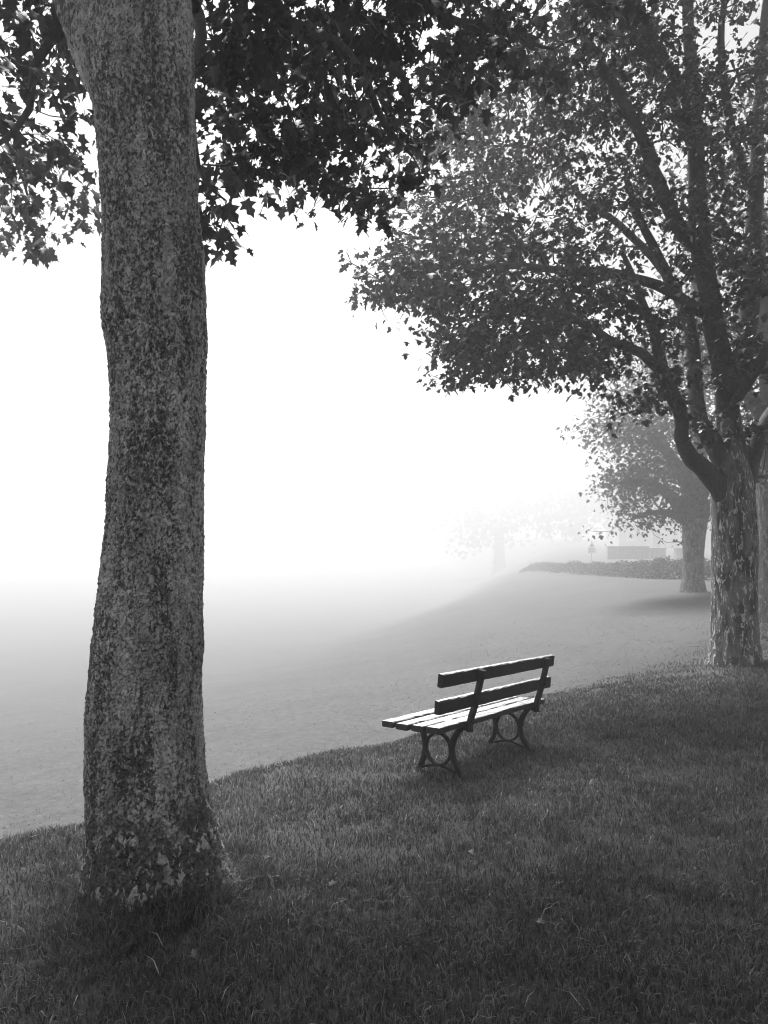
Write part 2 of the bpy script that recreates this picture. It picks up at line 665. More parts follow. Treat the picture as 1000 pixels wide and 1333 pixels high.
def branch_chains(P, par, n0, r0=0.003, e=2.3, cap=0.12):
    n = len(P)
    acc = np.zeros(n)
    nch = np.zeros(n, int)
    for i in range(n - 1, n0 - 1, -1):
        if nch[i] == 0:
            acc[i] = r0 ** e
        if par[i] >= 0:
            acc[par[i]] += acc[i]
            nch[par[i]] += 1
    R = np.minimum(acc ** (1 / e), cap)
    main = {}
    kids = {}
    for i in range(n0, n):
        kids.setdefault(par[i], []).append(i)
    chains = []
    starts = []
    for j in range(n):
        if j in kids:
            ks = sorted(kids[j], key=lambda q: -acc[q])
            if j >= n0:
                main[j] = ks[0]
                ks = ks[1:]
            starts += [(j, q) for q in ks]
    for j, q in starts:
        idx = [j, q]
        while idx[-1] in main:
            idx.append(main[idx[-1]])
        rr = R[idx].copy()
        rr[0] = rr[1]
        rr[-1] *= 0.6
        chains.append((P[idx], rr))
    return chains, R


def sample_pads(pads, r):
    out = []
    for (px, py, d, rx, ry, rd, n) in pads:
        c = at(px, py, d)
        k = max(1, int(round(n / 6.0))) if n > 12 else n
        v = r.standard_normal((k, 3))
        v /= np.linalg.norm(v, axis=1)[:, None]
        v *= (r.random((k, 1)) ** 0.42)
        v = v[np.arange(n) % k] * np.array([rx / F * d, rd, ry / F * d])
        out.append(c + v + (r.standard_normal((n, 3)) * np.array([1, 1, 0.45]) * 0.021 * d if k < n else 0))
    return np.concatenate(out)


def in_view(P, m=0):
    d = np.maximum(P[:, 1], 0.01)
    px = HX + F * P[:, 0] / d
    py = HY - F * (P[:, 2] - EYE) / d
    return (P[:, 1] > 0.5) & (px > m) & (px < 1000 - m) & (py > m) & (py < 1333 - m)


def make_tree(name, label, base, trunk_fn, limbs, pads, twig_mat, bark_mat, leaf_mat, half, leaf_size, per_tip,
              seed, step=0.22, r0=0.003, single=0, stalk=0.0, hang=0.55, spread=0.12, droop=0.0, group=None, cat="tree", inner=0.35, shade_leaves=0):
    r = np.random.default_rng(seed)
    root = empty(name, base)
    tag(root, label, cat, group)
    tr = trunk_fn()
    tr.name = "trunk"
    under(tr, root)
    lp = []
    for pts, rad in limbs:
        stout = stalk and max(rad) > 0.095
        P, R = smooth_path(pts, rad, 0.02 if stout else (0.12 if stalk else 0.2), r, 0.004 if stout else 0.02)
        V, Q = tubes([(P, R)], lambda q: 72 if stout else 14)
        o = fast_mesh("limb", V, Q, bark_mat if stout else twig_mat, smooth=True)
        under(o, root)
        lp.append(P[len(P) // 5:])
    lp = np.concatenate(lp)
    tips = sample_pads(pads, r)
    P, par, is_tip, n0 = grow(lp, tips, r, step=step, droop=droop)
    chains, R = branch_chains(P, par, n0, r0)
    V, Q = tubes(chains, lambda q: 7 if q > 0.02 else (5 if q > 0.008 else 4))
    o = fast_mesh("branch", V, Q, twig_mat, smooth=True)
    o['kind'] = 'stuff'
    under(o, root)
    # leaves at the twig ends and some further back along thin twigs
    ti = np.where(is_tip)[0]
    src = np.repeat(ti, per_tip)
    thin = np.where((np.arange(len(P)) >= n0) & (R < r0 * 2.2) & ~is_tip)[0]
    thin = thin[r.random(len(thin)) < inner]
    src = np.concatenate([src, np.repeat(thin, 2)])
    # extra, larger leaves added on out-of-view twigs to shade the air beneath
    roof = ti[~in_view(P[ti], -70)]
    n_near = len(src)
    src = np.concatenate([src, np.repeat(roof, shade_leaves)])
    n = len(src)
    outd = P[src] - P[np.maximum(par[src], 0)]
    outd /= np.linalg.norm(outd, axis=1)[:, None] + 1e-6
    size = leaf_size * (0.45 + 0.85 * r.random(n) ** 1.2)
    far_ = (np.arange(n) >= n_near)[:, None]
    size[n_near:] *= 1.3
    pos = P[src] + r.standard_normal((n, 3)) * spread * np.array([1, 1, 0.6]) * np.where(far_, 2.0, 1.0)
    ax, side, nor = leaf_frames(n, outd, r, hang)
    Vt, Tt = leaf_template(half, stalk)
    pick = np.zeros(n, bool)
    if single:
        ok = in_view(pos, 6)
        view = pos - np.array([0, 0, EYE])
        dist = np.linalg.norm(view, axis=1)
        face = np.abs((nor * view).sum(1)) / dist
        score = np.where(ok, (size / dist) ** 2 * face, -1)
        pick[np.argsort(-score)[:single]] = True
        me = bpy.data.meshes.new("leaf")
        me.from_pydata([tuple(v) for v in Vt], [], [tuple(map(int, t)) for t in Tt])
        me.materials.append(leaf_mat)
        for i in np.where(pick)[0]:
            lo = bpy.data.objects.new("leaf", me)
            m = Matrix.Identity(4)
            for a_, vec in enumerate((ax[i], side[i], nor[i])):
                for b_ in range(3):
                    m[b_][a_] = float(vec[b_] * size[i])
            for b_ in range(3):
                m[b_][3] = float(pos[i][b_])
            COL.objects.link(lo)
            lo.parent = root
            lo.matrix_basis = Matrix.Translation(-Vector(root.location)) @ m
    k = ~pick
    V = (pos[k][:, None, :] + size[k][:, None, None] * (Vt[None, :, 0:1] * ax[k][:, None, :] + Vt[None, :, 1:2] * side[k][:, None, :] + Vt[None, :, 2:3] * nor[k][:, None, :])).reshape(-1, 3)
    T = (np.arange(k.sum())[:, None, None] * len(Vt) + Tt[None]).reshape(-1, 3)
    c = fast_mesh("crown", V, T, leaf_mat)
    c['kind'] = 'stuff'
    under(c, root)
    return root


def lathe_trunk(rows, d, mat, seg, dz, flare=(), base=None, rough=0.0, seed=1):
    """rows: (py, left px, right px) of the trunk's outline, seen d metres away; roots as lobes (angle, reach, width, height)"""
    rows = sorted(rows, key=lambda q: -q[0])
    z = np.array([at(0, q[0], d)[2] for q in rows])
    cx = np.array([((q[1] + q[2]) / 2 - HX) / F * d for q in rows])
    rr = np.array([(q[2] - q[1]) / 2 / F * d for q in rows])
    zz = np.arange(z[0], z[-1], dz)
    def sm(v):
        v = np.interp(zz, z, v)
        w = max(3, int(0.16 / dz) | 1)
        kern = np.hanning(w + 2)[1:-1]
        kern /= kern.sum()
        return np.convolve(np.pad(v, w // 2, 'edge'), kern, 'valid')
    cx, rr = sm(cx), sm(rr)
    th = np.linspace(0, 2 * math.pi, seg, endpoint=False)
    hgt = zz - zz[0]
    RR = rr[:, None] * (1 + 0.035 * vnoise(th[None, :] * 2.2 + 5 + seed, hgt[:, None] * 1.4) * np.minimum(1, hgt[:, None] + .3)
                        + 0.02 * np.sin(3 * th[None, :] + hgt[:, None] * 0.8))
    for (ang, reach, wid, ht) in flare:
        dth = np.angle(np.exp(1j * (th - ang)))
        RR = RR + reach * np.exp(-(dth / wid) ** 2)[None, :] * np.exp(-(hgt / ht) ** 1.3)[:, None]
    ox, oy = (base if base is not None else (0.0, d))
    X = cx[:, None] + RR * np.cos(th)[None, :]
    Y = d + RR * np.sin(th)[None, :]
    Z = np.repeat(zz[:, None], seg, 1)
    V = np.stack([X, Y, Z], 2).reshape(-1, 3)
    i = np.arange(len(zz) * seg).reshape(len(zz), seg)
    j = np.roll(i, -1, 1)
    Q = np.stack([i[:-1].ravel(), j[:-1].ravel(), j[1:].ravel(), i[1:].ravel()], 1)
    # geometry local to the foot, so that the bark's height is measured from the ground
    V0 = np.array([cx[0], d, zz[0]])
    o = fast_mesh("trunk", V - V0, Q, mat, smooth=True)
    o.location = V0
    return o


# --- the near tree
T1D = 3.58
T1_ROWS = [(-60, 128, 245), (0, 122, 247), (60, 118, 249), (100, 120, 250), (150, 128, 251), (200, 134, 252), (250, 137, 254), (300, 140, 258), (350, 139, 262), (400, 139, 264),
           (430, 138, 264), (452, 145, 264), (500, 149, 264), (550, 149, 263), (600, 147, 262), (650, 144, 261), (700, 140, 260),
           (750, 134, 260), (800, 128, 259), (850, 123, 258), (900, 118, 257), (950, 116, 259), (1000, 116, 262),
           (1040, 117, 266), (1080, 117, 270), (1110, 115, 274), (1140, 112, 278), (1190, 108, 282)]


def trunk1():
    return lathe_trunk(T1_ROWS, T1D, M_BARK1, 270, 0.0060,
                       flare=((-0.30, 0.29, 0.42, 0.30), (2.8, 0.14, 0.35, 0.2), (-1.75, 0.06, 0.4, 0.15), (0.9, 0.15, 0.4, 0.2), (-2.6, 0.07, 0.3, 0.10)))


def A(*pts):
    return [at(*p) for p in pts]


t1_limbs = [
    (A((185, 30, 3.58), (178, -60, 3.6), (165, -170, 3.7), (170, -330, 3.9), (190, -560, 4.1)), (0.235, 0.22, 0.17, 0.12, 0.06)),
    # left fork, already inside the frame
    (A((178, 175, 3.60), (150, 105, 3.58), (122, 40, 3.58), (98, -30, 3.6), (30, -120, 3.8), (-30, -230, 4.2), (-120, -330, 4.6)), (0.11, 0.135, 0.13, 0.12, 0.10, 0.07, 0.04)),
    # right fork
    (A((205, 110, 3.66), (238, 10, 3.7), (285, -60, 3.9), (350, -120, 4.5), (430, -150, 5.2), (540, -150, 6.0), (680, -110, 6.8)), (0.07, 0.08, 0.094, 0.085, 0.07, 0.05, 0.03)),
    # boughs that arch over and come down into the picture
    (A((285, -60, 3.9), (330, -30, 4.5), (382, 34, 5.0), (448, 62, 5.3), (478, 105, 5.5), (506, 165, 5.8), (537, 205, 6.0)), (0.06, 0.055, 0.05, 0.042, 0.035, 0.022, 0.012)),
    (A((430, -150, 5.2), (500, -60, 5.4), (570, 10, 5.8), (640, 40, 6.2), (720, 62, 6.6)), (0.05, 0.045, 0.035, 0.025, 0.012)),
    (A((30, -120, 3.8), (70, -20, 4.6), (72, 40, 4.9), (44, 90, 5.0), (40, 140, 5.1), (22, 170, 5.2), (-20, 205, 5.3)), (0.05, 0.04, 0.032, 0.028, 0.024, 0.02, 0.012)),
    (A((-30, -230, 4.2), (-60, -60, 5.2), (-30, 80, 6.0), (10, 190, 6.6), (35, 255, 6.9)), (0.05, 0.045, 0.035, 0.02, 0.01)),
    (A((252, 10, 3.66), (262, 60, 4.2), (250, 100, 4.5), (255, 190, 4.7), (268, 240, 4.8), (295, 262, 4.9)), (0.035, 0.03, 0.024, 0.018, 0.012, 0.006)),
    # overhead boughs towards the photographer and the field
    (A((178, -60, 3.6), (330, -420, 3.2), (520, -800, 2.6)), (0.1, 0.07, 0.03)),
    (A((178, -60, 3.6), (100, -380, 3.3), (-100, -700, 2.8)), (0.09, 0.06, 0.03)),
    (A((165, -170, 3.7), (260, -250, 5.0), (330, -280, 6.6)), (0.09, 0.06, 0.03)),
]
t1_pads = [
    # left of the trunk
    (40, 15, 5.2, 75, 50, 0.7, 34), (30, 90, 5.4, 55, 50, 0.6, 22), (95, 60, 5.0, 28, 45, 0.4, 9), (90, 150, 5.2, 36, 26, 0.4, 6),
    (35, 200, 5.8, 65, 50, 0.7, 28), (45, 262, 6.6, 48, 36, 0.5, 22), (12, 300, 7.0, 34, 28, 0.5, 13), (100, 215, 5.4, 18, 14, 0.3, 3),
    # between the trunk and the far bough
    (300, 20, 4.8, 60, 40, 0.6, 26), (290, 100, 4.9, 50, 50, 0.5, 22), (340, 60, 5.1, 60, 50, 0.6, 26), (300, 180, 5.0, 42, 38, 0.5, 18),
    (345, 165, 5.2, 50, 55, 0.5, 26), (330, 220, 5.3, 40, 24, 0.4, 9), (272, 285, 5.0, 14, 30, 0.25, 8), (290, 300, 5.1, 12, 14, 0.2, 3), (255, 230, 4.8, 8, 40, 0.2, 4),
    (410, 40, 5.4, 70, 55, 0.7, 40), (420, 125, 5.6, 58, 52, 0.7, 34), (395, 205, 5.8, 32, 32, 0.5, 14), (450, 200, 5.8, 46, 46, 0.6, 24),
    (462, 262, 5.9, 34, 26, 0.4, 13), (490, 285, 6.0, 28, 16, 0.3, 7), (520, 215, 6.0, 44, 40, 0.5, 20), (545, 130, 6.2, 55, 60, 0.7, 34),
    (490, 130, 6.0, 50, 60, 0.7, 30),
    (500, 40, 5.9, 85, 55, 0.8, 52), (600, 40, 6.2, 80, 55, 0.8, 52), (620, 105, 6.4, 60, 40, 0.6, 24), (700, 40, 6.6, 80, 45, 0.8, 44), (785, 20, 6.9, 60, 40, 0.7, 26),
    (340, 0, 4.9, 90, 30, 0.6, 34), (460, -10, 5.6, 100, 34, 0.7, 40), (620, -20, 6.2, 120, 34, 0.8, 44),
    # out of the frame overhead, filled out to shade the ground and near air
    (-40, 120, 5.6, 60, 130, 0.9, 36), (0, -120, 4.6, 160, 90, 1.2, 60), (240, -140, 4.4, 130, 80, 1.0, 50), (480, -150, 5.2, 150, 80, 1.2, 60), (720, -100, 6.4, 140, 70, 1.0, 44),
    (180, -420, 4.0, 380, 180, 1.5, 190), (500, -640, 3.2, 380, 170, 1.4, 170), (0, -700, 3.0, 400, 160, 1.4, 140), (350, -330, 6.5, 300, 110, 1.5, 190), (650, -330, 5.6, 200, 110, 1.5, 150), (760, -560, 4.2, 260, 140, 1.4, 130), (350, -900, 4.0, 500, 160, 1.6, 170),
]
t1_base = (float((195 - HX) / F * T1D), T1D, float(ground_z(-1.13, 3.58)))
make_tree("maple_tree", "maple with a stout scaly leaning trunk standing closest to the bench's near end, boughs overhead", t1_base, trunk1, t1_limbs, t1_pads,
          M_TWIG, M_BARK1, M_LEAF1, H_HALF, 0.114, 6, 11, step=0.16, r0=0.0026, single=300, stalk=0.75, hang=0.8, spread=0.085, inner=0.22, shade_leaves=8)

# --- the second tree
T2D = 11.2
T2_ROWS = [(545, 939, 961), (575, 938, 964), (600, 934, 970), (618, 929, 976), (640, 927, 979), (700, 928, 984), (780, 929, 984), (830, 928, 986), (850, 926, 988), (880, 922, 993)]


def trunk2():
    return lathe_trunk(T2_ROWS, T2D, M_BARK2, 170, 0.013, flare=((0.0, 0.12, 0.4, 0.2), (2.9, 0.07, 0.4, 0.2), (-1.4, 0.08, 0.5, 0.18)), seed=4)


t2_limbs = [
    (A((950, 668, 11.15), (938, 638, 11.1), (918, 612, 11.0), (896, 592, 10.9), (887, 570, 10.8), (889, 548, 10.8), (876, 512, 10.7), (862, 484, 10.6), (856, 462, 10.6), (850, 430, 10.6), (835, 390, 10.5), (810, 330, 10.4)),
     (.14, .15, .14, .12, .10, .095, .11, .10, .085, .07, .055, .03)),
    (A((862, 484, 10.6), (835, 458, 10.4), (802, 447, 10.2), (758, 420, 10.0), (708, 403, 9.8), (650, 405, 9.6), (600, 420, 9.5)), (.08, .07, .06, .05, .04, .03, .015)),
    (A((950, 630, 11.2), (938, 590, 11.2), (925, 570, 11.2), (908, 545, 11.2), (905, 505, 11.3), (902, 450, 11.4), (895, 415, 11.4), (870, 360, 11.4), (840, 300, 11.3), (815, 230, 11.2)),
     (.18, .16, .14, .12, .11, .10, .09, .08, .06, .04)),
    (A((958, 640, 11.2), (955, 590, 11.3), (948, 540, 11.3), (941, 480, 11.3), (930, 430, 11.3), (925, 395, 11.3), (914, 320, 11.3), (908, 250, 11.3), (903, 150, 11.3), (897, 40, 11.3), (890, -120, 11.2), (880, -260, 11.2)),
     (.22, .19, .17, .165, .16, .155, .15, .13, .11, .085, .06, .03)),
    (A((914, 330, 11.3), (885, 298, 11.1), (860, 240, 10.9), (836, 178, 10.7), (805, 120, 10.5), (770, 60, 10.3), (730, 10, 10.1)), (.11, .11, .10, .085, .07, .05, .03)),
    (A((927, 410, 11.3), (895, 395, 11.0), (860, 372, 10.7), (800, 355, 10.4), (720, 349, 10.0), (640, 346, 9.7), (560, 352, 9.5), (500, 360, 9.4)), (.09, .085, .075, .06, .05, .04, .025, .012)),
    (A((870, 360, 11.4), (830, 315, 11.8), (800, 288, 12.0), (762, 262, 12.2), (740, 240, 12.3), (715, 196, 12.3), (670, 190, 12.3), (620, 192, 12.3)), (.07, .06, .055, .05, .04, .035, .025, .012)),
    (A((955, 520, 11.3), (963, 490, 11.3), (972, 440, 11.4), (978, 380, 11.5), (984, 260, 11.6), (990, 120, 11.7), (1000, -60, 11.8)), (.12, .14, .15, .14, .11, .08, .04)),
    (A((968, 640, 11.2), (985, 575, 11.3), (1010, 530, 11.4), (1060, 470, 11.5), (1130, 380, 11.6), (1190, 250, 11.6)), (.15, .13, .11, .09, .06, .03)),
    (A((905, 200, 11.3), (870, 120, 11.8), (820, 40, 12.2), (770, -40, 12.5)), (.08, .07, .05, .03)),
    (A((984, 260, 11.6), (950, 160, 11.0), (940, 60, 10.6), (950, -60, 10.4)), (.07, .06, .05, .03)),
    (A((948, 540, 11.3), (990, 470, 10.4), (1040, 400, 9.6), (1090, 330, 9.0)), (.08, .07, .05, .03)),
    (A((890, -120, 11.2), (860, -190, 10.0), (830, -250, 8.6), (800, -330, 7.4)), (.06, .05, .04, .02)),
    (A((903, 150, 11.3), (820, 0, 10.8), (700, -110, 10.0), (600, -180, 9.2)), (.07, .06, .04, .02)),
    (A((800, 355, 10.4), (740, 385, 9.8), (680, 430, 9.4), (630, 458, 9.2)), (.04, .035, .025, .01)),
]
t2_pads = [
    # the long left side of the crown
    (505, 365, 9.6, 34, 26, 0.7, 40), (545, 370, 9.6, 44, 42, 0.9, 72), (560, 320, 10.2, 48, 38, 0.9, 72), (600, 375, 9.6, 60, 50, 1.0, 115),
    (615, 305, 10.6, 60, 44, 1.0, 100), (605, 455, 9.4, 38, 38, 0.7, 72), (640, 470, 9.4, 44, 30, 0.7, 62), (655, 410, 9.7, 60, 42, 0.9, 100),
    (700, 460, 9.7, 50, 38, 0.8, 78), (690, 330, 10.4, 70, 60, 1.1, 125), (755, 455, 10.0, 50, 34, 0.8, 66), (740, 390, 10.2, 60, 50, 1.0, 90),
    (800, 470, 10.3, 40, 28, 0.7, 42), (800, 410, 10.4, 50, 50, 0.9, 70), (820, 530, 10.6, 30, 18, 0.5, 24), (855, 505, 10.6, 36, 26, 0.6, 30), (870, 430, 10.6, 40, 40, 0.8, 40),
    (640, 240, 11.4, 60, 50, 1.1, 90), (570, 265, 11.0, 40, 30, 0.7, 44), (700, 220, 11.8, 70, 55, 1.2, 100), (770, 290, 11.2, 60, 60, 1.2, 80), (600, 195, 11.6, 60, 45, 1.0, 70),
    (680, 140, 11.6, 80, 60, 1.3, 115), (760, 180, 11.2, 70, 60, 1.2, 100), (730, 90, 10.8, 80, 60, 1.2, 110), (620, 130, 11.5, 60, 50, 1.0, 70),
    (820, 120, 10.8, 70, 60, 1.2, 90), (800, 40, 10.8, 80, 60, 1.3, 100), (840, 230, 11.2, 60, 60, 1.2, 70), (900, 60, 10.6, 70, 60, 1.2, 90),
    (900, 150, 10.6, 60, 50, 1.1, 70), (960, 100, 10.8, 60, 70, 1.2, 90), (960, 200, 10.8, 60, 60, 1.1, 80), (920, 270, 10.6, 50, 45, 1.0, 56),
    (975, 300, 10.4, 50, 50, 1.0, 64), (900, 340, 10.6, 50, 40, 0.9, 46), (975, 390, 10.4, 45, 40, 0.9, 52), (940, 470, 10.9, 34, 26, 0.5, 20), (985, 490, 10.8, 30, 40, 0.6, 34),
    (905, 540, 11.0, 24, 30, 0.4, 18), (925, 500, 11.0, 28, 30, 0.4, 16), (985, 560, 10.9, 22, 30, 0.4, 16), (990, 640, 11.6, 18, 34, 0.4, 14),
    # outside the frame; high pads nearer the camera are added for shade
    (1060, 100, 11.0, 90, 150, 1.6, 130), (1080, 300, 10.8, 90, 110, 1.6, 120), (1090, 470, 10.8, 80, 80, 1.4, 80),
    (850, -80, 11.2, 150, 70, 2.2, 190), (980, -150, 11.4, 150, 90, 2.4, 170), (690, -40, 11.0, 90, 50, 1.8, 110), (760, -180, 11.4, 150, 60, 2.0, 140), (880, -240, 11.6, 160, 50, 2.0, 110), (640, -180, 8.6, 140, 60, 1.6, 110), (820, -260, 7.6, 170, 80, 1.6, 120), (1000, -260, 8.6, 180, 120, 1.8, 130), (1150, -100, 8.5, 140, 150, 1.6, 110), (500, -150, 10.0, 110, 50, 1.5, 70),
]
t2_base = (float((956.5 - HX) / F * T2D), T2D, float(ground_z(5.27, 11.2)))
make_tree("plane_tree", "broad spreading tree with mottled pale-flecked trunk and many forked limbs beyond the bench", t2_base, trunk2, t2_limbs, t2_pads,
          M_TWIG, M_BARK2, M_LEAF2, M_HALF, 0.105, 8, 12, step=0.24, r0=0.005, single=300, hang=0.55, spread=0.10, inner=0.35, shade_leaves=8)

# --- the tree whose trunk shows behind the second one at the picture's edge
T4D = 15.5
T4_ROWS = [(560, 988, 1030), (620, 985, 1034), (700, 984, 1036), (780, 983, 1037), (830, 979, 1042)]
t4_limbs = [
    (A((1008, 590, 15.5), (1005, 500, 15.4), (990, 400, 15.3), (985, 250, 15.2), (990, 80, 15.2)), (.3, .24, .19, .12, .05)),
    (A((1005, 560, 15.5), (965, 500, 15.8), (930, 430, 16.0), (900, 360, 16.0)), (.18, .14, .1, .05)),
    (A((1012, 560, 15.5), (1060, 470, 15.5), (1120, 370, 15.5)), (.2, .14, .06)),
]
t4_pads = [(990, 470, 15.6, 60, 60, 1.6, 90), (940, 420, 16, 60, 60, 1.5, 90), (980, 340, 15.4, 80, 70, 1.8, 110), (930, 280, 15.6, 80, 80, 1.8, 100), (1000, 180, 15.4, 80, 90, 1.8, 110),
           (1080, 430, 15.4, 80, 80, 1.8, 110), (1080, 260, 15.4, 80, 100, 1.8, 110), (1010, 560, 15.0, 40, 36, 0.9, 40), (975, 560, 16.2, 22, 30, 0.8, 26), (1150, 500, 15, 90, 80, 2, 110)]
make_tree("plane_tree", "dark tree trunk half hidden behind the mottled trunk, darkest of the row", (float(510 / F * T4D), T4D, float(ground_z(8.15, 15.5))),
          lambda: lathe_trunk(T4_ROWS, T4D, M_BARK3, 64, 0.06, flare=((2.8, .12, .4, .25), (-1.3, .1, .5, .25)), seed=8), t4_limbs, t4_pads,
          M_TWIG, M_BARK3, M_LEAF3, M_HALF, 0.14, 6, 13, step=0.35, r0=0.005, spread=0.16, inner=0.2, shade_leaves=8)

# --- the misty third tree
T3D = 24.0
T3_ROWS = [(655, 886, 922), (680, 888, 920), (700, 889, 917), (730, 890, 915), (755, 889, 916), (768, 886, 919), (785, 882, 923)]
t3_limbs = [
    (A((904, 675, 24), (905, 620, 24), (908, 540, 24), (905, 430, 24), (905, 330, 24)), (.45, .36, .28, .18, .08)),
    (A((895, 675, 24), (878, 650, 23.8), (850, 630, 23.5), (815, 625, 23.2)), (.26, .2, .14, .05)),
    (A((893, 680, 24), (872, 668, 23.6), (845, 668, 23.2), (822, 676, 23)), (.15, .12, .08, .04)),
    (A((900, 640, 24), (870, 590, 23.8), (830, 560, 23.4), (785, 550, 23.2)), (.22, .18, .12, .05)),
    (A((914, 670, 24), (945, 640, 24), (985, 610, 24)), (.22, .16, .08)),
    (A((906, 560, 24), (870, 500, 24.4), (835, 450, 24.6)), (.16, .12, .06)),
]
t3_pads = [(800, 558, 23.4, 30, 32, 1.5, 120), (840, 545, 23.2, 46, 50, 1.8, 200), (825, 510, 24.0, 36, 40, 1.6, 130), (814, 628, 23.2, 20, 20, 1.0, 80), (835, 630, 23.2, 40, 34, 1.4, 150),
           (850, 590, 23, 46, 36, 1.6, 160), (840, 680, 22.8, 20, 14, 0.8, 46), (860, 676, 22.9, 20, 14, 0.8, 30), (880, 620, 22.8, 40, 40, 1.6, 150), (900, 560, 23, 50, 50, 2.0, 190),
           (860, 480, 24, 50, 50, 2.0, 170), (910, 470, 24, 50, 60, 2.0, 180), (955, 600, 23.2, 46, 50, 1.8, 150), (950, 660, 23.4, 36, 26, 1.4, 80), (915, 650, 22.9, 34, 26, 1.2, 80), (990, 560, 23.4, 50, 60, 2, 150),
           (900, 380, 24, 60, 60, 2.4, 150), (1030, 640, 24, 50, 50, 2, 100), (960, 480, 24, 50, 60, 2.2, 140)]
make_tree("plane_tree", "hazy grey tree with low drooping crown beside the hedge", (float(402.5 / F * T3D), T3D, float(ground_z(9.96, 24))),
          lambda: lathe_trunk(T3_ROWS, T3D, M_BARK3, 64, 0.06, flare=((2.8, .12, .35, .25), (0.2, .14, .35, .25), (-1.4, .08, .5, .2)), seed=9), t3_limbs, t3_pads,
          M_TWIG, M_BARK3, M_LEAF3, M_HALF, 0.13, 7, 14, step=0.5, r0=0.006, spread=0.2, inner=0.35)


# --- trees almost lost in the fog
def far_tree(px, top, d, w, label, seed):
    b = at(px, 690, d)
    gz = float(ground_z(b[0], b[1]))
    basepy = HY - F * (gz - EYE) / d
    hpx = basepy - top
    rows = [(basepy + 6, px - w * .075, px + w * .075), (basepy - 0.1 * hpx, px - w * .05, px + w * .05), (basepy - .4 * hpx, px - w * .04, px + w * .04)]
    limbs = [(A((px, basepy - .35 * hpx, d), (px + 3, basepy - .6 * hpx, d), (px, basepy - .85 * hpx, d)), (.3, .2, .06)),
             (A((px, basepy - .35 * hpx, d), (px - w * .25, basepy - .6 * hpx, d)), (.2, .06)), (A((px, basepy - .35 * hpx, d), (px + w * .25, basepy - .6 * hpx, d)), (.2, .06))]
    rd = w / F * d * .3
    pads = [(px, top + .22 * hpx, d, w * .3, .2 * hpx, rd, 90), (px - w * .25, top + .42 * hpx, d, w * .26, .2 * hpx, rd, 80), (px + w * .25, top + .4 * hpx, d, w * .26, .2 * hpx, rd, 80),
            (px, top + .5 * hpx, d - 1, w * .4, .2 * hpx, rd, 90), (px - w * .1, top + .68 * hpx, d, w * .36, .1 * hpx, rd, 40)]
    make_tree("broadleaf_tree", label, (float(b[0]), d, gz), lambda: lathe_trunk(rows, d, M_BARK3, 24, 0.2, seed=seed), limbs, pads, M_TWIG, M_BARK3, M_LEAF3, L_HALF, 0.0065 * d, 6, seed,
              step=0.015 * d, r0=0.0002 * d, spread=0.006 * d, inner=0.2)


far_tree(752, 620, 150, 100, "pale round tree in fog just behind the triangular sign", 31)
far_tree(650, 616, 156, 150, "faint wide tree nearly lost in the fog, far beyond the bench", 32)


